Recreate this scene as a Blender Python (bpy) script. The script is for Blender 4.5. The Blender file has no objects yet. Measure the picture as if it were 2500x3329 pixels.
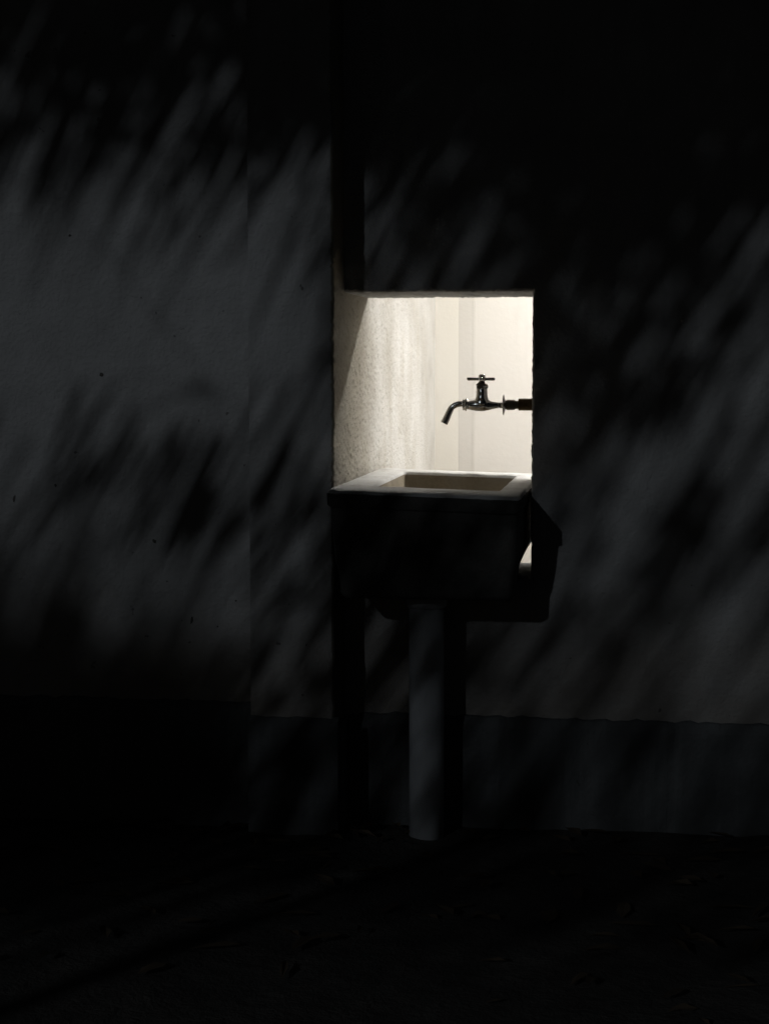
import bpy, bmesh, math, random
import numpy as np
from mathutils import Vector, Matrix, Quaternion

random.seed(7); RNG = np.random.default_rng(11)
SC = bpy.context.scene
COL = SC.collection

# ------------------------------------------------------------------ camera
CAM_H, CAM_D = 1.235, 4.6
cam_d = bpy.data.cameras.new("camera"); cam = bpy.data.objects.new("camera", cam_d); COL.objects.link(cam)
cam.location = (0, -CAM_D, CAM_H)
cam.rotation_euler = (math.radians(90 - 4.7587), 0, math.radians(8.5508))
cam_d.sensor_fit = 'HORIZONTAL'; cam_d.sensor_width = 36.0
cam_d.lens = 36.0 * 5700 / 2500
cam_d.clip_start = 0.05; cam_d.clip_end = 500
SC.camera = cam

# ------------------------------------------------------------------ night sky and moonlight
LU = Vector((0.34, 1.0, -0.385))
LIGHT = LU.normalized()         # direction in which the outdoor light travels
world = bpy.data.worlds.new("World"); SC.world = world; world.use_nodes = True
wn = world.node_tree; wn.nodes.clear()
sky = wn.nodes.new('ShaderNodeTexSky'); sky.sky_type = 'NISHITA'; sky.sun_disc = False
sky.sun_elevation = math.asin(-LIGHT.z); sky.sun_rotation = math.atan2(-LIGHT.x, -LIGHT.y)
bg = wn.nodes.new('ShaderNodeBackground'); bg.inputs['Strength'].default_value = 0.0006
wo = wn.nodes.new('ShaderNodeOutputWorld')
wn.links.new(sky.outputs[0], bg.inputs[0]); wn.links.new(bg.outputs[0], wo.inputs[0])
sun_d = bpy.data.lights.new("moonlight", 'SUN'); sun_d.energy = 0.185; sun_d.angle = math.radians(0.92)
sun_d.color = (0.85, 0.93, 1.0)
sun = bpy.data.objects.new("moonlight", sun_d); COL.objects.link(sun)
sun.rotation_euler = LIGHT.to_track_quat('-Z', 'Y').to_euler(); sun.location = (-3, -10, 6)

SC.view_settings.view_transform = 'Standard'; SC.view_settings.look = 'None'
SC.view_settings.exposure = 0; SC.view_settings.gamma = 1; SC.view_settings.use_curve_mapping = False
SC.render.engine = 'CYCLES'
SC.cycles.use_denoising = True
SC.cycles.max_bounces = 8; SC.cycles.diffuse_bounces = 4
SC.cycles.sample_clamp_indirect = 4.0

# ------------------------------------------------------------------ helpers
def tag(o, label=None, cat=None, group=None, kind=None):
    if label: o['label'] = label
    if cat: o['category'] = cat
    if group: o['group'] = group
    if kind: o['kind'] = kind
    return o

def empty(name, loc=(0, 0, 0)):
    o = bpy.data.objects.new(name, None); COL.objects.link(o); o.location = loc
    o.empty_display_size = 0.1
    return o

def link(name, me, mat, parent=None, smooth=False):
    o = bpy.data.objects.new(name, me); COL.objects.link(o)
    if mat: me.materials.append(mat)
    if parent is not None:
        o.parent = parent
        o.matrix_parent_inverse = Matrix.Translation(-Vector(parent.location))
    if smooth:
        for p in me.polygons: p.use_smooth = True
    return o

def from_bm(name, bm, mat, parent=None, smooth=False, recalc=True):
    if recalc: bmesh.ops.recalc_face_normals(bm, faces=bm.faces)
    me = bpy.data.meshes.new(name); bm.to_mesh(me); bm.free()
    return link(name, me, mat, parent, smooth)

def from_arr(name, v, f, mat, parent=None, smooth=False):
    me = bpy.data.meshes.new(name); me.from_pydata([tuple(map(float, p)) for p in v], [], [tuple(int(i) for i in q) for q in f]); me.update()
    return link(name, me, mat, parent, smooth)

def add_box(bm, x0, x1, y0, y1, z0, z1, bev=0.0, seg=2):
    r = bmesh.ops.create_cube(bm, size=1.0)
    vs = r['verts']
    bmesh.ops.scale(bm, vec=(x1 - x0, y1 - y0, z1 - z0), verts=vs)
    bmesh.ops.translate(bm, vec=((x0 + x1) / 2, (y0 + y1) / 2, (z0 + z1) / 2), verts=vs)
    if bev > 0:
        es = list({e for v in vs for e in v.link_edges})
        bmesh.ops.bevel(bm, geom=es, offset=bev, segments=seg, affect='EDGES', profile=0.5)

def lathe(bm, prof, origin, axis, seg=32, flat_sides=0):
    """prof: list of (distance along axis, radius)"""
    a = Vector(axis).normalized()
    u = a.orthogonal().normalized(); w = a.cross(u)
    o = Vector(origin); rings = []
    for d, r in prof:
        ring = []
        for k in range(seg):
            th = 2 * math.pi * k / seg
            rr = r
            ring.append(bm.verts.new(o + a * d + (u * math.cos(th) + w * math.sin(th)) * rr))
        rings.append(ring)
    for i in range(len(rings) - 1):
        for k in range(seg):
            bm.faces.new((rings[i][k], rings[i][(k + 1) % seg], rings[i + 1][(k + 1) % seg], rings[i + 1][k]))
    bm.faces.new(rings[0]); bm.faces.new(rings[-1])

def catmull(pts, n=6):
    P = [Vector(p) for p in pts]; P = [P[0] * 2 - P[1]] + P + [P[-1] * 2 - P[-2]]; out = []
    for i in range(1, len(P) - 2):
        for k in range(n):
            t = k / n
            a, b, c, d = P[i - 1], P[i], P[i + 1], P[i + 2]
            out.append(0.5 * ((2 * b) + (c - a) * t + (2 * a - 5 * b + 4 * c - d) * t * t + (3 * b - a - 3 * c + d) * t ** 3))
    out.append(P[-2]); return out

def tube(bm, path, radii, seg=20, open_end=False):
    n = len(path); prev = None; rings = []
    for i, p in enumerate(path):
        t = (path[min(i + 1, n - 1)] - path[max(i - 1, 0)]).normalized()
        u = t.orthogonal().normalized() if prev is None else (prev - t * prev.dot(t)).normalized()
        prev = u; w = t.cross(u)
        r = radii[i] if hasattr(radii, '__len__') else radii
        rings.append([bm.verts.new(p + (u * math.cos(2 * math.pi * k / seg) + w * math.sin(2 * math.pi * k / seg)) * r) for k in range(seg)])
    for i in range(n - 1):
        for k in range(seg):
            bm.faces.new((rings[i][k], rings[i][(k + 1) % seg], rings[i + 1][(k + 1) % seg], rings[i + 1][k]))
    bm.faces.new(rings[0])
    if not open_end: bm.faces.new(rings[-1])
    return rings

def vnoise(x, y, seed):
    """vectorised value noise on a random lattice"""
    g = np.random.default_rng(seed).random((256, 256))
    xi = np.floor(x).astype(int); yi = np.floor(y).astype(int)
    fx = x - xi; fy = y - yi
    fx = fx * fx * (3 - 2 * fx); fy = fy * fy * (3 - 2 * fy)
    a = g[xi % 256, yi % 256]; b = g[(xi + 1) % 256, yi % 256]; c = g[xi % 256, (yi + 1) % 256]; d = g[(xi + 1) % 256, (yi + 1) % 256]
    return (a * (1 - fx) + b * fx) * (1 - fy) + (c * (1 - fx) + d * fx) * fy

def fbm(x, y, seed, octv=4, gain=0.55):
    s = 0; a = 1; tot = 0
    for i in range(octv):
        s = s + a * vnoise(x * 2 ** i + 17.3 * i, y * 2 ** i + 5.1 * i, seed + i); tot += a; a *= gain
    return s / tot

# ------------------------------------------------------------------ materials
class NT:
    def __init__(self, name):
        self.m = bpy.data.materials.new(name); self.m.use_nodes = True
        self.t = self.m.node_tree; self.b = self.t.nodes['Principled BSDF']; self.out = self.t.nodes['Material Output']
        self.geo = self.t.nodes.new('ShaderNodeNewGeometry')
    def n(self, kind, **kw):
        d = self.t.nodes.new(kind)
        for k, v in kw.items(): setattr(d, k, v)
        return d
    def l(self, a, b): self.t.links.new(a, b)
    def mapping(self, scale):
        mp = self.n('ShaderNodeMapping'); mp.inputs['Scale'].default_value = scale
        self.l(self.geo.outputs['Position'], mp.inputs['Vector']); return mp.outputs[0]
    def noise(self, scale, detail=4, rough=0.55, vec=None):
        d = self.n('ShaderNodeTexNoise'); d.inputs['Scale'].default_value = scale
        d.inputs['Detail'].default_value = detail; d.inputs['Roughness'].default_value = rough
        self.l(vec if vec is not None else self.geo.outputs['Position'], d.inputs['Vector']); return d.outputs['Fac']
    def ramp(self, fac, stops):
        r = self.n('ShaderNodeValToRGB'); e = r.color_ramp.elements
        e[0].position, e[0].color = stops[0][0], (*stops[0][1], 1)
        e[1].position, e[1].color = stops[-1][0], (*stops[-1][1], 1)
        for p, c in stops[1:-1]:
            q = e.new(p); q.color = (*c, 1)
        self.l(fac, r.inputs[0]); return r.outputs[0]
    def mix(self, fac, a, b, mode='MIX'):
        d = self.n('ShaderNodeMix', data_type='RGBA', blend_type=mode)
        for i, v in ((0, fac), (6, a), (7, b)):
            if isinstance(v, (int, float)): d.inputs[i].default_value = v
            elif isinstance(v, tuple): d.inputs[i].default_value = (*v, 1)
            else: self.l(v, d.inputs[i])
        return d.outputs[2]
    def math(self, op, a, b=0.0):
        d = self.n('ShaderNodeMath', operation=op)
        for i, v in ((0, a), (1, b)):
            if isinstance(v, (int, float)): d.inputs[i].default_value = v
            else: self.l(v, d.inputs[i])
        return d.outputs[0]
    def bump(self, h, dist, strength=1.0):
        d = self.n('ShaderNodeBump'); d.inputs['Distance'].default_value = dist; d.inputs['Strength'].default_value = strength
        self.l(h, d.inputs['Height']); self.l(d.outputs[0], self.b.inputs['Normal'])
    def color(self, c):
        if isinstance(c, tuple): self.b.inputs['Base Color'].default_value = (*c, 1)
        else: self.l(c, self.b.inputs['Base Color'])
    def rough(self, r): self.b.inputs['Roughness'].default_value = r

G3 = lambda v: (v, v, v)

def mat_plaster(name, tint, lo=0.40, hi=0.56, bump=0.0025, wet=0.62):
    t = NT(name)
    big = t.noise(1.7, 5, 0.6); mid = t.noise(9, 5, 0.6); fine = t.noise(85, 4, 0.65)
    c = t.ramp(big, [(0.3, tuple(lo * k for k in tint)), (0.7, tuple(hi * k for k in tint))])
    c = t.mix(0.35, c, t.ramp(mid, [(0.35, G3(0.30)), (0.65, G3(0.62))]), 'SOFT_LIGHT')
    streak = t.noise(5, 4, 0.6, t.mapping((3.5, 3.5, 0.35)))
    c = t.mix(t.ramp(streak, [(0.52, G3(0)), (0.75, G3(0.30))]), c, tuple(0.28 * k for k in tint))
    sep = t.n('ShaderNodeSeparateXYZ'); t.l(t.geo.outputs['Position'], sep.inputs[0])
    damp = t.math('ADD', sep.outputs['Z'], t.math('MULTIPLY', t.math('SUBTRACT', t.noise(3.2, 6, 0.65), 0.5), 0.9))
    c = t.mix(t.ramp(damp, [(0.22, G3(wet)), (0.72, G3(0.0))]), c, (0.30 * tint[0], 0.255 * tint[1], 0.205 * tint[2]))
    speck = t.noise(38, 2, 0.5)
    c = t.mix(t.ramp(speck, [(0.74, G3(0)), (0.78, G3(0.6))]), c, (0.06, 0.055, 0.05))
    t.color(c); t.rough(0.92)
    t.bump(t.math('ADD', t.math('MULTIPLY', fine, 0.7), t.math('ADD', t.math('MULTIPLY', mid, 0.9), t.math('MULTIPLY', big, 3.0))), bump * 2.2)
    return t.m

M_PLASTER = mat_plaster("grey_wall_plaster", (1.0, 0.99, 0.985), 0.37, 0.55, 0.0036)
M_PLINTH = mat_plaster("plinth_cement", (0.94, 0.98, 1.0), 0.105, 0.17, 0.003, 0.0)

def mat_rough():
    t = NT("roughcast_render")
    sq = t.mapping((1, 0.4, 1)); big = t.noise(2.6, 6, 0.62); mid = t.noise(16, 5, 0.65, sq); fine = t.noise(230, 3, 0.6, sq)
    streak = t.noise(4, 5, 0.62, t.mapping((1, 2.5, 0.7)))
    c = t.ramp(big, [(0.30, (0.50, 0.485, 0.455)), (0.62, (0.66, 0.655, 0.64))])
    c = t.mix(t.ramp(streak, [(0.48, G3(0)), (0.70, G3(0.45))]), c, (0.52, 0.49, 0.43))
    c = t.mix(t.ramp(mid, [(0.55, G3(0)), (0.75, G3(0.22))]), c, (0.27, 0.24, 0.19))
    c = t.mix(t.ramp(fine, [(0.60, G3(0)), (0.74, G3(0.16))]), c, (0.16, 0.145, 0.12))
    # tan outer stretch; its darkening paints in the lamp's falloff, ragged towards the inside
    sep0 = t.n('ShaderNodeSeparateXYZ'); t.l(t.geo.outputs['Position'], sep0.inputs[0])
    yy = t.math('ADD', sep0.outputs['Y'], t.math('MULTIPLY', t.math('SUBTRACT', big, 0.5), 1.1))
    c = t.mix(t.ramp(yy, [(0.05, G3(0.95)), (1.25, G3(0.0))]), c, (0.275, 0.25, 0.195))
    # damp black mould where water splashes beside the sink
    sep = t.n('ShaderNodeSeparateXYZ'); t.l(t.geo.outputs['Position'], sep.inputs[0])
    zz = t.math('ADD', sep.outputs['Z'], t.math('MULTIPLY', t.math('SUBTRACT', mid, 0.5), 0.22))
    zz = t.math('ADD', zz, t.math('MULTIPLY', sep.outputs['Y'], 0.10))
    wet = t.ramp(zz, [(0.90, G3(0.75)), (1.03, G3(0.0))])
    c = t.mix(wet, c, (0.13, 0.115, 0.095))
    t.color(c); t.rough(0.95)
    t.bump(t.math('ADD', fine, t.math('MULTIPLY', mid, 0.5)), 0.0022)
    return t.m
M_ROUGH = mat_rough()

def mat_cream(name, a, b):
    t = NT(name)
    big = t.noise(1.8, 4, 0.55); fine = t.noise(60, 3, 0.5)
    c = t.ramp(big, [(0.3, a), (0.7, b)])
    st = t.noise(6, 5, 0.65, t.mapping((1.5, 1.5, 0.4)))
    c = t.mix(t.ramp(st, [(0.56, G3(0)), (0.78, G3(0.4))]), c, tuple(k * 0.84 for k in a))
    t.color(c); t.rough(0.75); t.bump(fine, 0.0005); return t.m
M_CREAM2 = mat_cream("greyish_light_evened_cream", (0.70, 0.675, 0.63), (0.745, 0.72, 0.685))  # panel copy of the cream, greyed to even out the lamp's bright pool
M_CREAM = mat_cream("yellowish_cream_paint", (0.75, 0.72, 0.655), (0.80, 0.775, 0.72))

def mat_concrete(name, a, b, stain, bump=0.003, amount=0.6):
    t = NT(name)
    big = t.noise(5, 6, 0.62); fine = t.noise(95, 4, 0.65)
    c = t.ramp(big, [(0.32, a), (0.68, b)])
    c = t.mix(t.ramp(t.noise(11, 6, 0.7), [(0.5, G3(0)), (0.72, G3(amount))]), c, stain)
    t.color(c); t.rough(0.85); t.bump(fine, bump); return t.m
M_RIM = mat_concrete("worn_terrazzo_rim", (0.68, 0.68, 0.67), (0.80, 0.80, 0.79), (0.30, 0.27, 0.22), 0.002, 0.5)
M_BODY = mat_concrete("shade_darkened_sink_concrete", (0.075, 0.075, 0.07), (0.15, 0.145, 0.135), (0.03, 0.033, 0.026), 0.004, 0.7)  # weathered concrete; the dark tone also paints in shade on the outer faces
M_BASIN = mat_concrete("stained_basin_concrete", (0.22, 0.185, 0.13), (0.32, 0.275, 0.205), (0.16, 0.12, 0.075), 0.002, 0.6)

def mat_ground():
    t = NT("bare_soil")
    c = t.ramp(t.noise(3.5, 8, 0.65), [(0.3, (0.030, 0.028, 0.025)), (0.5, (0.055, 0.05, 0.044)), (0.72, (0.10, 0.093, 0.082))])
    t.color(c); t.rough(0.97)
    t.bump(t.math('ADD', t.noise(14, 6, 0.65), t.math('MULTIPLY', t.noise(90, 3, 0.6), 0.3)), 0.03); return t.m
M_GROUND = mat_ground()

def mat_metal(name, col, rough, smudge=0.12, metallic=1.0):
    t = NT(name); t.b.inputs['Metallic'].default_value = metallic
    n = t.noise(120, 4, 0.6)
    t.color(t.mix(t.ramp(n, [(0.45, G3(0)), (0.7, G3(0.6))]), col, tuple(k * 0.45 for k in col)))
    r = t.math('ADD', t.math('MULTIPLY', n, smudge), rough - smudge / 2); t.l(r, t.b.inputs['Roughness'])
    return t.m
M_CHROME = mat_metal("worn_chrome", (0.82, 0.81, 0.80), 0.16)
M_DULL = mat_metal("dull_dark_fitting", (0.17, 0.155, 0.13), 0.45, 0.2)
M_BRASS = mat_metal("tarnished_brass_pipe", (0.135, 0.095, 0.05), 0.5, 0.25)

def mat_pvc():
    t = NT("grey_white_plastic_pipe")
    c = t.ramp(t.noise(6, 5, 0.6, t.mapping((1, 1, 0.35))), [(0.35, (0.42, 0.43, 0.45)), (0.65, (0.60, 0.62, 0.645))])
    t.color(c); t.rough(0.5); t.bump(t.noise(40, 3), 0.0008); return t.m
M_PVC = mat_pvc()

def mat_leaf():
    t = NT("bamboo_leaf")
    c = t.ramp(t.noise(7, 3), [(0.35, (0.030, 0.060, 0.018)), (0.65, (0.06, 0.105, 0.035))])
    t.color(c); t.rough(0.5)
    tr = t.n('ShaderNodeBsdfTranslucent'); tr.inputs[0].default_value = (0.05, 0.11, 0.03, 1)
    mx = t.n('ShaderNodeMixShader'); mx.inputs[0].default_value = 0.25
    t.l(t.b.outputs[0], mx.inputs[1]); t.l(tr.outputs[0], mx.inputs[2]); t.l(mx.outputs[0], t.out.inputs[0])
    return t.m
M_LEAF = mat_leaf()
M_TRUNK = mat_concrete("bamboo_culm", (0.09, 0.075, 0.06), (0.17, 0.145, 0.12), (0.05, 0.04, 0.032), 0.01)
M_DRY = mat_concrete("dry_leaf", (0.05, 0.035, 0.02), (0.11, 0.08, 0.05), (0.03, 0.02, 0.012), 0.001)
M_CHIP = mat_concrete("dirt_spot", (0.07, 0.066, 0.06), (0.14, 0.13, 0.12), (0.04, 0.037, 0.034), 0.001)
M_CORD = mat_concrete("black_cable_plastic", (0.02, 0.02, 0.02), (0.03, 0.03, 0.03), (0.015, 0.015, 0.015), 0.0002)

def mat_bulb(strength):
    t = NT("glowing_tube_glass"); t.color((0.9, 0.88, 0.82)); t.rough(0.4)
    t.b.inputs['Emission Color'].default_value = (1.0, 0.977, 0.945, 1)
    t.b.inputs['Emission Strength'].default_value = strength
    return t.m
M_BULB = mat_bulb(262)

# ------------------------------------------------------------------ large structure
XR = -0.799          # face of the side wall / pillar return
PIL_X0, PIL_Y = -1.022, -0.165
TH = 0.397           # thickness of the wall with the opening
LINT, SILL, JAMB = 1.430, 0.675, -0.302
BACK = 2.0
TOP = 3.4

bm = bmesh.new()
bmesh.ops.create_grid(bm, x_segments=60, y_segments=60, size=40)
for v in bm.verts: v.co.y -= 20
ground = from_bm("ground", bm, M_GROUND); tag(ground, kind='structure')

def soil_patch():
    n, m = 150, 90
    xs = np.linspace(-2.4, 1.2, n); ys = np.linspace(-2.2, -0.02, m)
    X, Y = np.meshgrid(xs, ys, indexing='ij')
    Z = 0.004 + 0.022 * np.clip(fbm(X * 6, Y * 6, 3, 4) - 0.42, 0, 1) + 0.03 * np.clip(fbm(X * 1.7, Y * 1.7, 9, 3) - 0.5, 0, 1)
    edge = np.minimum.reduce([X + 2.4, 1.2 - X, Y + 2.2]) / 0.25
    Z = Z * np.clip(edge, 0, 1) + 0.001
    v = np.stack([X, Y, Z], -1).reshape(-1, 3)
    i = np.arange(n * m).reshape(n, m)
    f = np.stack([i[:-1, :-1], i[1:, :-1], i[1:, 1:], i[:-1, 1:]], -1).reshape(-1, 4)
    o = from_arr("earth_path", v, f, M_GROUND, None, True); tag(o, kind='structure')
soil_patch()

def jitter_line(p, q, n, amp, seed):
    r = np.random.default_rng(seed); out = []
    nz = np.convolve(r.normal(0, 1, n + 8), np.ones(2) / 2, 'same')[4:-4]
    d = np.array(q, float) - np.array(p, float); L = np.linalg.norm(d); nn = np.array([-d[1], d[0]]) / L
    for k in range(n):
        t = k / (n - 1); w = min(1, 8 * t, 8 * (1 - t))
        out.append(np.array(p) + d * t + nn * nz[k] * amp * w)
    return out

def wall_with_notch():
    """wall right of the pillar; its opening reaches the pillar's side face"""
    root = empty("garden_wall", (1.0, 0.2, 0))
    x0, x1 = XR - 0.015, 4.0
    def outline(grow, amp):
        pts = [np.array((x0, 0.0)), np.array((x1, 0.0)), np.array((x1, TOP)), np.array((x0, TOP))]
        lo = jitter_line((x0, LINT + grow), (JAMB + grow, LINT + grow), 130, amp, 5)
        ja = jitter_line((JAMB + grow, LINT + grow), (JAMB + grow, SILL - grow), 190, amp, 6)
        si = jitter_line((JAMB + grow, SILL - grow), (x0, SILL - grow), 60, amp, 8)
        return pts + lo + ja[1:] + si[1:]
    rings = [(0.0, outline(0.006, 0.0009)), (0.004, outline(0.0012, 0.0010)), (0.010, outline(0.0, 0.0010)),
             (TH - 0.006, outline(0.0, 0.0012)), (TH, outline(0.005, 0.001))]
    bm = bmesh.new(); R = []
    for y, pts in rings: R.append([bm.verts.new((p[0], y, p[1])) for p in pts])
    n = len(R[0])
    for i in range(len(R) - 1):
        for k in range(n):
            bm.faces.new((R[i][k], R[i][(k + 1) % n], R[i + 1][(k + 1) % n], R[i + 1][k]))
    for ring in (R[0], R[-1]):
        f = bm.faces.new(ring); f.normal_update()
        bmesh.ops.triangulate(bm, faces=[f], ngon_method='EAR_CLIP')
    from_bm("plaster", bm, M_PLASTER, root)
    bm = bmesh.new(); plinth(bm, XR + 0.017, x1, -0.020, 0.001, 0.306)
    from_bm("plinth", bm, M_PLINTH, root)
    tag(root, "grey plastered wall with the square lit opening above the sink", "wall")

def plinth(bm, x0, x1, yf, yb, top, side=None):
    """cement skirting with a rough sloping top edge; front face at yf"""
    n = max(8, int((x1 - x0) / 0.02)); r = np.random.default_rng(int(abs(x0) * 1000))
    prof = [(0.0, 0.0), (top - 0.028, 0.0), (top - 0.004, 0.011), (top, yb - yf)]
    rows = []
    for k in range(n + 1):
        x = x0 + (x1 - x0) * k / n; j = r.normal(0, 0.0016); h = r.normal(0, 0.0022)
        rows.append([bm.verts.new((x, yf + d + (j if 0 < i < 3 else 0), z + (h if i > 1 else 0))) for i, (z, d) in enumerate(prof)])
    for a, b in zip(rows, rows[1:]):
        for i in range(3): bm.faces.new((a[i], b[i], b[i + 1], a[i + 1]))
    for rr in (rows[0], rows[-1]):
        q = bm.verts.new((rr[0].co.x, yb, 0)); bm.faces.new((rr[0], rr[1], rr[2], rr[3], q))

def side_wall():
    root = empty("pillar_wall", (-0.9, 0.9, 0))
    # plain core, its right face 2 cm behind the rough render
    bm = bmesh.new(); add_box(bm, PIL_X0, XR - 0.012, PIL_Y, BACK, 0.0, TOP, 0.004)
    from_bm("plaster", bm, M_PLASTER, root)
    # rough render on the side face, wrapped round the corner
    ys = np.concatenate([[PIL_Y + 0.012, PIL_Y + 0.002], np.arange(PIL_Y + 0.006, 1.2, 0.0045), np.arange(1.2, BACK + 0.012, 0.008)])
    zs = np.concatenate([np.linspace(0.0, 0.85, 40), np.arange(0.8535, 1.56, 0.0032), np.linspace(1.57, TOP, 90)])
    Y, Z = np.meshgrid(ys, zs, indexing='ij')
    coarse = fbm(Y * 46, Z * 115, 21, 2, 0.7); big = fbm(Y * 4, Z * 7, 31, 3); fine = fbm(Y * 80, Z * 150, 41, 2)
    blob = np.clip((coarse - 0.47) / 0.25, 0, 1)
    fade = np.clip(1.15 - 0.55 * Y, 0.25, 1)
    X = XR - 0.0005 + (0.0025 * blob + 0.0026 * (fine - 0.5)) * fade + 0.0025 * (big - 0.5)
    # pits
    pit = fbm(Y * 30, Z * 80, 77, 2); X -= 0.0018 * fade * np.clip((pit - 0.70) / 0.1, 0, 1)
    wob = 0.0012 * (fbm(Z[0] * 25, Z[0] * 0, 55, 3) - 0.5)
    X[0] = XR - 0.016; X[1] = X[2] - 0.006
    Y = Y.copy(); Y[0] = PIL_Y - 0.0009; Y[1] = PIL_Y - 0.0010 + wob
    v = np.stack([X, Y, Z], -1).reshape(-1, 3)
    n, m = X.shape; i = np.arange(n * m).reshape(n, m)
    f = np.stack([i[:-1, :-1], i[1:, :-1], i[1:, 1:], i[:-1, 1:]], -1).reshape(-1, 4)
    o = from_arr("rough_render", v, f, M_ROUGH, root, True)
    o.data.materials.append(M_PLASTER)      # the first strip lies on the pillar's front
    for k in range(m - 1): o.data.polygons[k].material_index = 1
    bm = bmesh.new(); plinth(bm, PIL_X0 - 0.004, XR + 0.012, PIL_Y - 0.016, PIL_Y + 0.001, 0.322)
    from_bm("plinth", bm, M_PLINTH, root)
    bm = bmesh.new()     # plinth along the return
    add_box(bm, XR - 0.01, XR + 0.0118, PIL_Y - 0.0155, -0.001, 0.0, 0.300, 0.0)
    from_bm("plinth", bm, M_PLINTH, root)
    tag(root, "projecting grey pillar and rough plastered wall running back on the left of the opening", "wall")

def left_wall():
    root = empty("boundary_wall", (-2.5, 0.1, 0))
    bm = bmesh.new(); add_box(bm, -6.0, PIL_X0 - 0.001, -0.12, 0.25, 0.0, TOP)
    w = from_bm("plaster", bm, M_PLASTER, root)
    bm = bmesh.new(); plinth(bm, -6.0, PIL_X0 - 0.006, -0.136, -0.119, 0.350)
    from_bm("plinth", bm, M_PLINTH, root)
    # dirt specks and little scars in the plaster
    for k, (x, z, s, el) in enumerate([(-1.429, 1.195, 6, 1.2), (-1.51, 1.56, 4, 1.0), (-1.29, 0.755, 5, 1.5), (-1.19, 0.545, 4.5, 2.6),
                        (-1.675, 0.865, 4, 3.0), (-1.56, 0.90, 3.5, 1.2), (-1.07, 0.60, 3, 1.0), (-1.12, 0.53, 3, 1.1)]):
        bm = bmesh.new(); r = random.Random(k); vs = []
        a0 = r.uniform(-0.3, 0.3)
        for j in range(9):
            a = 2 * math.pi * j / 9; q = s * 0.001 * r.uniform(0.6, 1.1)
            px, pz = q * math.cos(a), q * el * math.sin(a)
            vs.append(bm.verts.new((x + px * math.cos(a0) - pz * math.sin(a0), -0.1211, z + 0.018 + px * math.sin(a0) + pz * math.cos(a0))))
        f = bm.faces.new(vs); e = bmesh.ops.extrude_face_region(bm, geom=[f])
        bmesh.ops.translate(bm, vec=(0, 0.003, 0), verts=[g for g in e['geom'] if isinstance(g, bmesh.types.BMVert)])
        from_bm("paint_chip", bm, M_CHIP, root)
    tag(root, "dark grey plastered wall with dirt specks on the far left", "wall")

def wash_room():
    bm = bmesh.new(); add_box(bm, XR - 0.2, 1.9, BACK, BACK + 0.2, 0, 2.62)
    root = empty("washroom_back_wall", (0.3, BACK, 0))
    from_bm("cream_plaster", bm, M_CREAM, root)
    bm = bmesh.new()       # raised panel whose edge slopes back to the wall
    prof = [(-0.718, 0.002), (-0.706, -0.0010), (-0.660, -0.0090), (-0.652, -0.0110), (-0.646, -0.0118), (0.95, -0.0118), (0.95, 0.002)]
    lo = [bm.verts.new((x, BACK + d, 0.001)) for x, d in prof]; hi = [bm.verts.new((x, BACK + d, 2.61)) for x, d in prof]
    for k in range(len(prof)): q = (k + 1) % len(prof); bm.faces.new((lo[k], lo[q], hi[q], hi[k]))
    bm.faces.new(lo); bm.faces.new(hi)
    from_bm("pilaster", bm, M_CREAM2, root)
    tag(root, "bright cream wall with a raised vertical edge behind the tap", "wall")
    bm = bmesh.new(); add_box(bm, 1.6, 1.8, TH + 0.001, BACK - 0.001, 0, 2.61)
    o = from_bm("washroom_end_wall", bm, M_CREAM); tag(o, "cream end wall of the lit space, hidden behind the garden wall", "wall")
    bm = bmesh.new(); add_box(bm, XR - 0.2, 1.9, TH + 0.001, BACK + 0.2, 2.63, 2.75)
    o = from_bm("ceiling", bm, M_CREAM); tag(o, kind='structure')
    bm = bmesh.new(); add_box(bm, XR + 0.012, 1.595, TH + 0.001, BACK - 0.001, -0.05, 0.012)
    o = from_bm("floor", bm, M_BASIN); tag(o, kind='structure')

left_wall(); side_wall(); wall_with_notch(); wash_room()

# ------------------------------------------------------------------ lamp of the lit space (its light falls through the opening)
def tube_lamp():
    x0, x1, ly, lz = -0.10, 1.10, 1.12, 1.90
    root = empty("tube_lamp", (0.50, ly, 2.63))
    bm = bmesh.new(); add_box(bm, x0 - 0.03, x1 + 0.03, ly - 0.025, ly + 0.025, lz + 0.030, lz + 0.075, 0.004); from_bm("batten", bm, M_CORD, root)
    for x in (x0 - 0.018, x1 + 0.018):
        bm = bmesh.new(); add_box(bm, x - 0.010, x + 0.010, ly - 0.016, ly + 0.016, lz - 0.018, lz + 0.030, 0.003); from_bm("lamp_holder", bm, M_CORD, root)
    for x in (x0 + 0.2, x1 - 0.2):
        bm = bmesh.new(); tube(bm, [Vector((x, ly, lz + 0.07)), Vector((x, ly, 2.63))], 0.004, 8); from_bm("hanger", bm, M_CORD, root)
    bm = bmesh.new(); lathe(bm, [(0, 0.006), (0.002, 0.013), (x1 - x0 - 0.002, 0.013), (x1 - x0, 0.006)], (x0, ly, lz), (1, 0, 0), 20)
    from_bm("tube", bm, M_BULB, root, True)
    tag(root, "lit fluorescent tube hanging out of sight behind the wall, lighting the opening", "lamp")
tube_lamp()

# ------------------------------------------------------------------ sink
def rimz(x, y):
    return 0.9275 - 0.0285 * (x - XR) + 0.004 * (y + 0.29)

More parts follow.
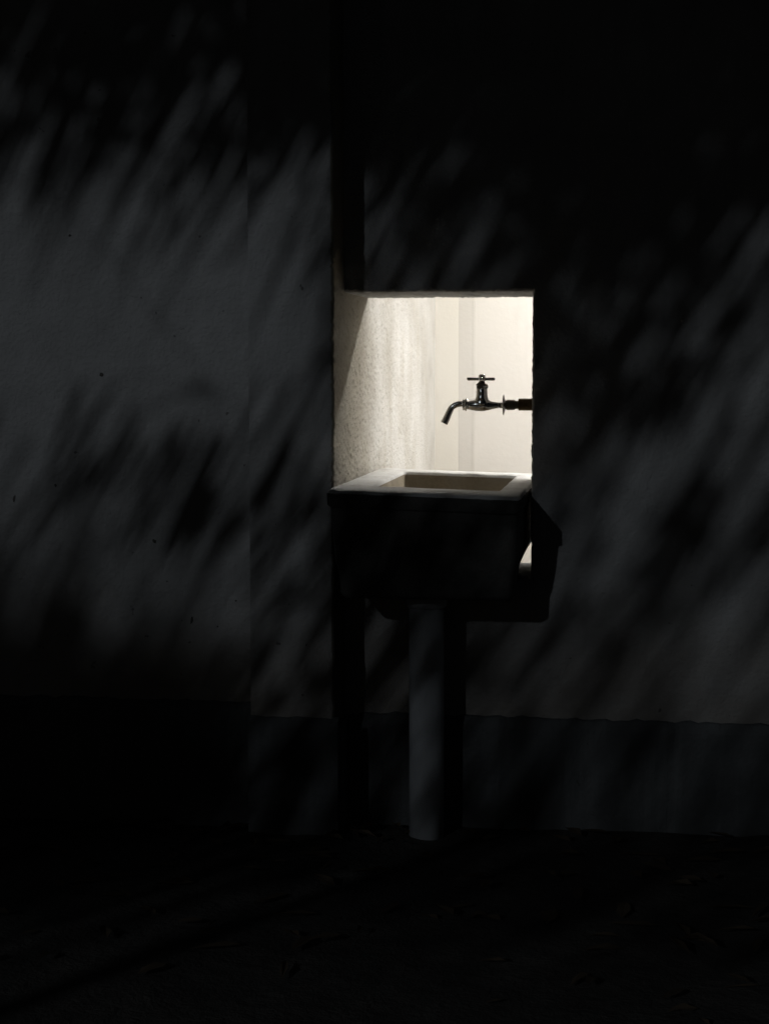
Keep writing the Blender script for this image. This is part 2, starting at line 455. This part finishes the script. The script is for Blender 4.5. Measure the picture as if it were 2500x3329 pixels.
def sink():
    root = empty("wash_sink", (-0.55, 0.15, SILL))
    xl, xr_, yf, yb = XR + 0.003, -0.3125, -0.290, 0.590
    r = np.random.default_rng(4)
    def loop(x0, x1, y0, y1, dz, rad, xb=None, jit=0.0, zabs=None):
        """rounded rectangle; xb: right side at the back end"""
        pts = []
        xb = x1 if xb is None else xb
        cs = [((x0, y0), 180), ((x1, y0), 270), ((xb, y1), 0), ((x0, y1), 90)]
        for (cx, cy), a0 in cs:
            sx = 1 if cx == x0 else -1; sy = 1 if cy == y0 else -1
            for k in range(6):
                a = math.radians(a0 + 90 * k / 5)
                pts.append((cx + sx * rad + rad * math.cos(a), cy + sy * rad + rad * math.sin(a)))
        # subdivide long runs
        out = []
        for i, p in enumerate(pts):
            q = pts[(i + 1) % len(pts)]; L = math.dist(p, q); n = max(1, int(L / 0.03))
            for k in range(n):
                out.append((p[0] + (q[0] - p[0]) * k / n, p[1] + (q[1] - p[1]) * k / n))
        res = []
        for (x, y) in out:
            z = (rimz(x, y) + dz) if zabs is None else zabs - (0.032 * min(1, max(0, (0.0 - y) / 0.03)) if zabs < 0.70 else 0)
            res.append((x + r.normal(0, jit), y + r.normal(0, jit), z + r.normal(0, jit)))
        return res
    def resample(pts, n):
        P = np.array(pts); Q = np.vstack([P, P[:1]]); d = np.r_[0, np.cumsum(np.linalg.norm(np.diff(Q, axis=0), axis=1))]
        s = np.linspace(0, d[-1], n, endpoint=False)
        return np.stack([np.interp(s, d, Q[:, k]) for k in range(3)], -1)
    N = 160
    def skin(name, loops, mat, cap=False):
        bm = bmesh.new(); R = [[bm.verts.new(p) for p in resample(l, N)] for l in loops]
        for a, b in zip(R, R[1:]):
            for k in range(N): bm.faces.new((a[k], a[(k + 1) % N], b[(k + 1) % N], b[k]))
        if cap: bm.faces.new(R[-1])
        return from_bm(name, bm, mat, root, True)
    ix0, ix1, iy0, iy1 = -0.705, -0.378, -0.125, 0.480
    # rim: rounded outer lip, top slab, inner lip
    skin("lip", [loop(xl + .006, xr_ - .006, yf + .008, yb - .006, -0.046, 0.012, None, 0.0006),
                 loop(xl, xr_, yf, yb, -0.040, 0.014, None, 0.0008), loop(xl, xr_, yf, yb, -0.0095, 0.014, None, 0.0008)], M_BODY)  # lip takes the dark body colour as painted-in shade below the rim
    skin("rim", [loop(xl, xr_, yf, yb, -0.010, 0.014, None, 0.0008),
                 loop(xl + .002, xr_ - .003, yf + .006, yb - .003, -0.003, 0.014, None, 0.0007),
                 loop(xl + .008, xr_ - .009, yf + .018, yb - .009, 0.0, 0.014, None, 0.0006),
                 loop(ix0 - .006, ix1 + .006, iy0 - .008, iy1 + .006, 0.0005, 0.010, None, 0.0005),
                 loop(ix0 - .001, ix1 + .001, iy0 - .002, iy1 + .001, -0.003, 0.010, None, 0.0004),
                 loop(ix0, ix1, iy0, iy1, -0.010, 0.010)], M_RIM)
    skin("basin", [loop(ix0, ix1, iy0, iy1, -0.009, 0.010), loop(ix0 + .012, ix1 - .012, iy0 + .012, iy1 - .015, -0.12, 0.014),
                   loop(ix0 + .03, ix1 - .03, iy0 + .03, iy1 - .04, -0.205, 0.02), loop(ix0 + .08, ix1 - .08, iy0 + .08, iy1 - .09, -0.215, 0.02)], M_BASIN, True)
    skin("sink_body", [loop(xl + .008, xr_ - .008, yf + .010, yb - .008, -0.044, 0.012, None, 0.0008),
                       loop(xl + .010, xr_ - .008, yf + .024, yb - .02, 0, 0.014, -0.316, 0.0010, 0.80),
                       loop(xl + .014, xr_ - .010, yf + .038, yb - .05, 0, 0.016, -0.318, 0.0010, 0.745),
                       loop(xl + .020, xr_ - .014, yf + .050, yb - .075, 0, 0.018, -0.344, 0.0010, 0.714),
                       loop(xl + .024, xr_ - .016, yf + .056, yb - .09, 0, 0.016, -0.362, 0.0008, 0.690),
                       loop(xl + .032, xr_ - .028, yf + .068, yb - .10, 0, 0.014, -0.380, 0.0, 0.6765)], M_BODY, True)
    bm = bmesh.new(); lathe(bm, [(0, 0.032), (0.004, 0.032), (0.006, 0.028)], (-0.56, -0.02, 0.7035), (0, 0, 1)); from_bm("drain", bm, M_DULL, root, True)
    tag(root, "concrete wash sink set in the opening with a pale lit rim and dark front", "sink")
sink()

# ------------------------------------------------------------------ drain pipe under the sink
def drain_pipe():
    px, py = -0.5625, -0.125
    root = empty("drain_pipe", (px, py, 0))
    bm = bmesh.new(); tube(bm, [Vector((px, py, -0.03)), Vector((px + .001, py, 0.2)), Vector((px, py + .001, 0.45)), Vector((px, py, 0.640))], 0.0455, 40)
    from_bm("pipe", bm, M_PVC, root, True)
    bm = bmesh.new(); lathe(bm, [(0, 0.047), (0.003, 0.052), (0.050, 0.052), (0.054, 0.0475)], (px, py, 0.612), (0, 0, 1), 40)
    from_bm("socket", bm, M_PVC, root, True)
    tag(root, "thick pale drain pipe standing under the sink", "pipe")
drain_pipe()

# ------------------------------------------------------------------ tap
TY, TZ = 0.20, 1.130
def tap():
    root = empty("water_tap", (-0.452, TY, TZ))
    X = (1, 0, 0)
    # spout
    bm = bmesh.new()
    P = catmull([(-0.488, TY, TZ + .001), (-0.503, TY, TZ + .002), (-0.519, TY, TZ + .001), (-0.534, TY, TZ - .008), (-0.5425, TY, TZ - .023), (-0.549, TY, TZ - .038), (-0.5555, TY, TZ - .0515)], 8)
    n = len(P); R = [0.0082 + 0.0026 * max(0, (i / (n - 1) - 0.35)) / 0.65 for i in range(n)]
    rings = tube(bm, P, R, 28, True)
    t = (P[-1] - P[-2]).normalized(); inner = [bm.verts.new(P[-1] + (v.co - P[-1]) * 0.80) for v in rings[-1]]
    deep = [bm.verts.new(v.co - t * 0.02) for v in inner]
    for k in range(28):
        bm.faces.new((rings[-1][k], rings[-1][(k + 1) % 28], inner[(k + 1) % 28], inner[k]))
        bm.faces.new((inner[k], inner[(k + 1) % 28], deep[(k + 1) % 28], deep[k]))
    bm.faces.new(deep)
    from_bm("spout", bm, M_CHROME, root, True)
    # collar nut
    bm = bmesh.new(); lathe(bm, [(0, .0095), (.0012, .0145), (.003, .0165), (.0055, .0150), (.0065, .0150), (.008, .0178), (.0125, .0178), (.0145, .0160), (.016, .0125)], (-0.5055, TY, TZ), X, 32)
    from_bm("collar", bm, M_CHROME, root, True)
    # body
    bm = bmesh.new()
    lathe(bm, [(0, .0120), (.006, .0130), (.014, .0148), (.024, .0162), (.036, .0168), (.048, .0160), (.058, .0138), (.068, .0108), (.078, .0088), (.098, .0084)], (-0.4905, TY, TZ - .0015), X, 36)
    from_bm("body", bm, M_CHROME, root, True)
    bm = bmesh.new()    # upright valve housing, flaring into the body
    lathe(bm, [(0.000, .0275), (.008, .0265), (.012, .0232), (.017, .0190), (.023, .0168), (.032, .0160), (.044, .0160), (.0455, .0150)], (-0.452, TY, TZ - .002), (0, 0, 1), 36)
    for v in bm.verts: v.co.y = TY + (v.co.y - TY) * (0.62 if v.co.z < TZ + .012 else 0.85)
    from_bm("valve_housing", bm, M_CHROME, root, True)
    bm = bmesh.new(); lathe(bm, [(0, .0150), (.001, .0182), (.008, .0182), (.0105, .0160)], (-0.452, TY, TZ + .0435), (0, 0, 1), 6)
    o = from_bm("bonnet", bm, M_CHROME, root); 
    bm = bmesh.new(); lathe(bm, [(0, .0165), (.004, .0145), (.008, .0095), (.010, .0068), (.019, .0062)], (-0.452, TY, TZ + .053), (0, 0, 1), 28)
    from_bm("stem", bm, M_DULL, root, True)
    # cross handle
    bm = bmesh.new(); lathe(bm, [(0, .0070), (.002, .0098), (.014, .0100), (.019, .0092), (.021, .0060)], (-0.452, TY, TZ + .0625), (0, 0, 1), 28)
    hub = from_bm("handle", bm, M_CHROME, root, True)
    for ang in (4, 94):
        a = math.radians(ang); d = Vector((math.cos(a), math.sin(a), 0))
        bm = bmesh.new(); c = Vector((-0.452, TY, TZ + .0700)) + Vector((-0.0025, 0, 0))
        lathe(bm, [(-.0385, .0030), (-.0375, .0042), (-.034, .0048), (-.012, .0042), (.012, .0042), (.034, .0048), (.0375, .0042), (.0385, .0030)], c, d, 20)
        h = from_bm("handle_bar", bm, M_CHROME, None, True)
        h.parent = hub
    bm = bmesh.new(); lathe(bm, [(0, .0090), (.001, .0285), (.003, .0300), (.0042, .0292), (.0075, .0135), (.010, .0125)], (-0.3945, TY, TZ), X, 40)
    from_bm("flange", bm, M_CHROME, root, True)
    tag(root, "old chrome bib tap with cross handle and bent spout over the sink", "tap")
    root = empty("supply_pipe", (JAMB, TY, TZ))
    bm = bmesh.new(); lathe(bm, [(0, .0115), (.001, .0138), (.004, .0142), (.022, .0140), (.024, .0128), (.0245, .0112), (.034, .0112)], (-0.385, TY, TZ - .0005), X, 32)
    from_bm("coupling", bm, M_DULL, root, True)
    bm = bmesh.new(); lathe(bm, [(0, .0112), (.0006, .0160), (.002, .0164), (.09, .0164)], (-0.352, TY, TZ + .0005), X, 32)
    from_bm("pipe", bm, M_BRASS, root, True)
    tag(root, "tarnished brown pipe with dark coupling coming out of the wall to the tap", "pipe")
tap()

# ------------------------------------------------------------------ bamboo beside and behind the photographer; its shadows fall on the walls
def back(xw, zw, t):
    """the point, t metres out from the wall, whose shadow falls at (xw, zw) on the wall"""
    return Vector((xw, 0, zw)) - LU * t

# how thickly the foliage hangs: columns every 0.2025 m along the wall from x = -1.74, rows by height of the shadow
SHX = [-1.94 + 0.2025 * (k - 0) for k in range(13)]
SHADE = [
    (2.60, [1, 1, 1, 1, 1, 1, 1, 1, 1, 1, 1, 1, 1]),
    (2.19, [.85, .9, .97, 1, 1, 1, 1, 1, 1, 1, 1, 1, 1]),
    (2.02, [.7, .85, .98, 1, .95, 1, 1, 1, 1, 1, 1, 1, 1]),
    (1.94, [.6, .72, .98, 1, .9, 1, 1, 1, 1, 1, 1, 1, 1]),
    (1.85, [.6, .75, 1, 1, .98, 1, 1, 1, 1, 1, 1, 1, 1]),
    (1.77, [.6, .70, .85, .92, .97, .98, .95, .95, 1, 1, 1, 1, 1]),
    (1.69, [.4, .50, .40, .60, .88, .9, .85, .95, 1, 1, 1, 1, .95]),
    (1.60, [.05, .1, .05, .3, .7, .5, .68, .88, .97, 1, 1, .95, .9]),
    (1.52, [0, 0, 0, .12, .35, .12, .66, .8, .96, .97, .95, .9, .8]),
    (1.39, [0, 0, 0, 0, 0, 0, .75, .88, .97, .95, .93, .72, .55]),
    (1.27, [0, 0, 0, 0, 0, 0, .7, .9, .97, .95, .78, .55, .45]),
    (1.14, [0, 0, 0, 0, 0, 0, .6, .85, .97, .93, .62, .45, .45]),
    (1.06, [0, 0, 0, 0, 0, 0, .5, .7, .93, .8, .5, .4, .35]),
    (0.98, [0, 0, .15, .18, .18, .25, .5, .6, .85, .7, .4, .38, .33]),
    (0.90, [0, .10, .82, .90, .82, .75, .7, .7, .75, .5, .38, .45, .45]),
    (0.82, [.02, .08, .70, .95, .93, .92, .93, .90, .80, .40, .6, .65, .6]),
    (0.74, [.12, .15, .2, .25, .88, .75, .95, .92, .72, .40, .82, .85, .7]),
    (0.65, [.35, .4, .45, .25, .55, .35, .95, .92, .70, .48, .80, .75, .6]),
    (0.57, [.75, .72, .68, .5, .35, .35, .93, .92, .74, .58, .6, .62, .55]),
    (0.49, [.95, .92, .88, .75, .5, .5, .92, .93, .9, .72, .58, .58, .55]),
    (0.41, [1, 1, .97, .92, .70, .6, .88, .88, .82, .66, .55, .55, .5]),
    (0.30, [1, 1, 1, 1, .90, .78, .78, .75, .62, .48, .46, .50, .50]),
    (0.15, [1, 1, 1, 1, 1, .82, .70, .60, .42, .40, .46, .50, .50]),
    (-0.05, [1, 1, 1, 1, 1, .85, .65, .68, .68, .62, .62, .62, .62]),
    (-0.40, [1, 1, 1, .95, .9, .7, .7, .7, .7, .7, .7, .7, .7]),
]
def shade(x, z):
    zs = np.array([r[0] for r in SHADE])[::-1]; G = np.array([r[1] for r in SHADE])[::-1]
    fi = np.interp(z, zs, np.arange(len(zs))); fj = np.interp(x, SHX, np.arange(13))
    i = min(int(fi), len(zs) - 2); j = min(int(fj), 11); a, b = fi - i, fj - j
    return (G[i, j] * (1 - a) + G[i + 1, j] * a) * (1 - b) + (G[i, j + 1] * (1 - a) + G[i + 1, j + 1] * a) * b

def add_leaf(bm, p, d, L, w, twist):
    """narrow drooping leaf from its twig end p along d"""
    ax = d.cross(LU).normalized(); ax = (ax + LU * twist).normalized(); nrm = d.cross(ax).normalized()
    pr = None; S = 5
    for s in range(S + 1):
        f = s / S; h = w * 0.5 * (min(1, 0.25 + f / 0.22) if f < .3 else max(0.03, (1 - ((f - .3) / .7) ** 1.7)))
        q = p + d * (L * f) + nrm * (0.06 * L * math.sin(math.pi * f))
        va, vb = bm.verts.new(q - ax * h), bm.verts.new(q + ax * h)
        if pr: bm.faces.new((pr[0], pr[1], vb, va))
        pr = (va, vb)

def bamboo():
    r = random.Random(12)
    root = empty("bamboo_clump", (-0.6, -4.9, 0))
    culms = []
    def culm(pts, r0, r1):
        P = catmull(pts, 16); m = len(P); bm = bmesh.new()
        tube(bm, P, [(r0 + (r1 - r0) * i / (m - 1)) * (1.12 if i % 5 == 0 else 1.0) for i in range(m)], 12)
        from_bm("culm", bm, M_TRUNK, root, True); culms.append(P)
    lean0, lean1 = back(-0.355, 0.0, 4.2), back(-0.20, 0.25, 4.2); dd = lean1 - lean0
    culm([lean0 - dd * (lean0.z / dd.z), lean0, lean1, lean0 + dd * 5, lean0 + dd * 11], 0.030, 0.012)
    culm([(1.5, -5.0, -0.02), (1.35, -4.7, 1.6), (1.1, -4.2, 3.2), (0.6, -3.6, 4.6)], 0.035, 0.018)
    culm([(1.7, -4.6, -0.02), (1.6, -4.3, 1.6), (1.2, -3.7, 3.1), (0.2, -3.1, 4.0)], 0.030, 0.015)
    culm([(-5.2, -6.8, -0.02), (-5.2, -6.9, 1.2), (-5.1, -7.0, 2.3), (-4.9, -7.0, 3.3)], 0.035, 0.018)
    culm([(-3.1, -3.9, -0.02), (-3.2, -3.7, 1.4), (-3.1, -3.3, 2.6), (-2.5, -2.9, 3.4)], 0.03, 0.014)
    # leaves, hung where the map says
    leaves = []
    x0, x1, z0, z1 = -2.15, 0.75, -0.40, 2.75
    cell = 0.11
    nx, nz = int((x1 - x0) / cell), int((z1 - z0) / cell)
    for i in range(nx):
        for j in range(nz):
            cx, cz = x0 + (i + .5) * cell, z0 + (j + .5) * cell
            S = min(shade(cx, cz), 0.999)
            if S < 0.03: continue
            La = 0.50 if cz > 1.2 else (0.36 if cz > 0.55 else 0.38); W = 0.0145 if cz > 1.2 else 0.020
            lam = -math.log(1 - S) * 0.92 * cell * cell / (La * W * 0.66)
            n = int(lam) + (1 if r.random() < lam - int(lam) else 0)
            for k in range(n):
                x, z = cx + r.uniform(-.5, .5) * cell, cz + r.uniform(-.5, .5) * cell
                tmin = (2.275 - z) / 0.595
                t = max(2.75, tmin + 0.40) + r.uniform(0, 0.45)
                if x < -0.95 and z < 0.75: t += 2.6
                elif x > -0.35 and z < 1.1: t += 1.3
                elif x > -0.6: t += 0.5
                leaves.append((x, z, t, La * r.uniform(0.7, 1.25), W * r.uniform(0.65, 1.25)))
    A = np.array([(x, z * 1.0, t * 0.35) for x, z, t, _, _ in leaves])
    K = 120; c = A[np.random.default_rng(2).choice(len(A), K, replace=False)].copy()
    for _ in range(8):
        lab = np.argmin(((A[:, None] - c[None]) ** 2).sum(-1), 1)
        for k in range(K):
            if (lab == k).any(): c[k] = A[lab == k].mean(0)
    for k in range(K):
        ids = np.where(lab == k)[0]
        if not len(ids): continue
        bm = bmesh.new(); ang = math.radians(r.gauss(60, 3.5))
        items = []
        for q in ids:
            x, z, t, L, w = leaves[q]
            a = ang + r.gauss(0, 0.04); d = Vector((-math.cos(a), r.gauss(0, 0.22), -math.sin(a))).normalized()
            p = back(x, z, t) - d * (L * 0.5); items.append((p, d, L, w))
            add_leaf(bm, p, d, L, w, r.uniform(-0.3, 0.3))
        hub = sum((i[0] for i in items), Vector()) / len(items) + Vector((0.10, 0, 0.14))
        best = min((pt for P in culms for pt in P[len(P) // 2:]), key=lambda pt: (pt - hub).length + (0.6 if pt.z < hub.z else 0))
        mid = best.lerp(hub, 0.5) + Vector((0, 0, 0.12 * (best - hub).length))
        br = catmull([best, mid, hub], 8); tube(bm, br, [0.0032 - 0.0017 * i / (len(br) - 1) for i in range(len(br))], 5)
        for p, d, L, w in items: tube(bm, [hub, hub.lerp(p, 0.5) + Vector((0, 0, 0.02)), p], 0.0008, 3)
        from_bm("leafy_branch", bm, M_LEAF, root, False, False)
    tag(root, "leaning bamboo clump out of view whose hanging leaves streak the walls with shadow", "bamboo")
bamboo()

# ------------------------------------------------------------------ litter on the ground
def litter():
    r = random.Random(3); bm = bmesh.new()
    for k in range(190):
        x, y = r.uniform(-2.0, 0.9), -abs(r.gauss(0, 0.7)) - 0.04
        if y < -2.0: continue
        L, w, a = r.uniform(0.02, 0.06), r.uniform(0.006, 0.018), r.uniform(0, 6.28)
        c, s = math.cos(a), math.sin(a); z0 = 0.012 + 0.016 * r.random(); cu = r.uniform(0.002, 0.014)
        pts = [(-L, 0, 0), (-L * .3, -w, cu), (L * .5, -w * .8, cu * .6), (L, 0, cu * .3), (L * .5, w * .8, cu), (-L * .3, w, cu * .4)]
        vs = [bm.verts.new((x + px * c - py * s, y + px * s + py * c, z0 + pz)) for px, py, pz in pts]
        bm.faces.new(vs[:4]); bm.faces.new((vs[0], vs[3], vs[4], vs[5]))
    o = from_bm("leaf_litter", bm, M_DRY, None, False, False)
    tag(o, "dead leaves scattered on the dark soil below the wall", "leaf litter", kind='stuff')
litter()
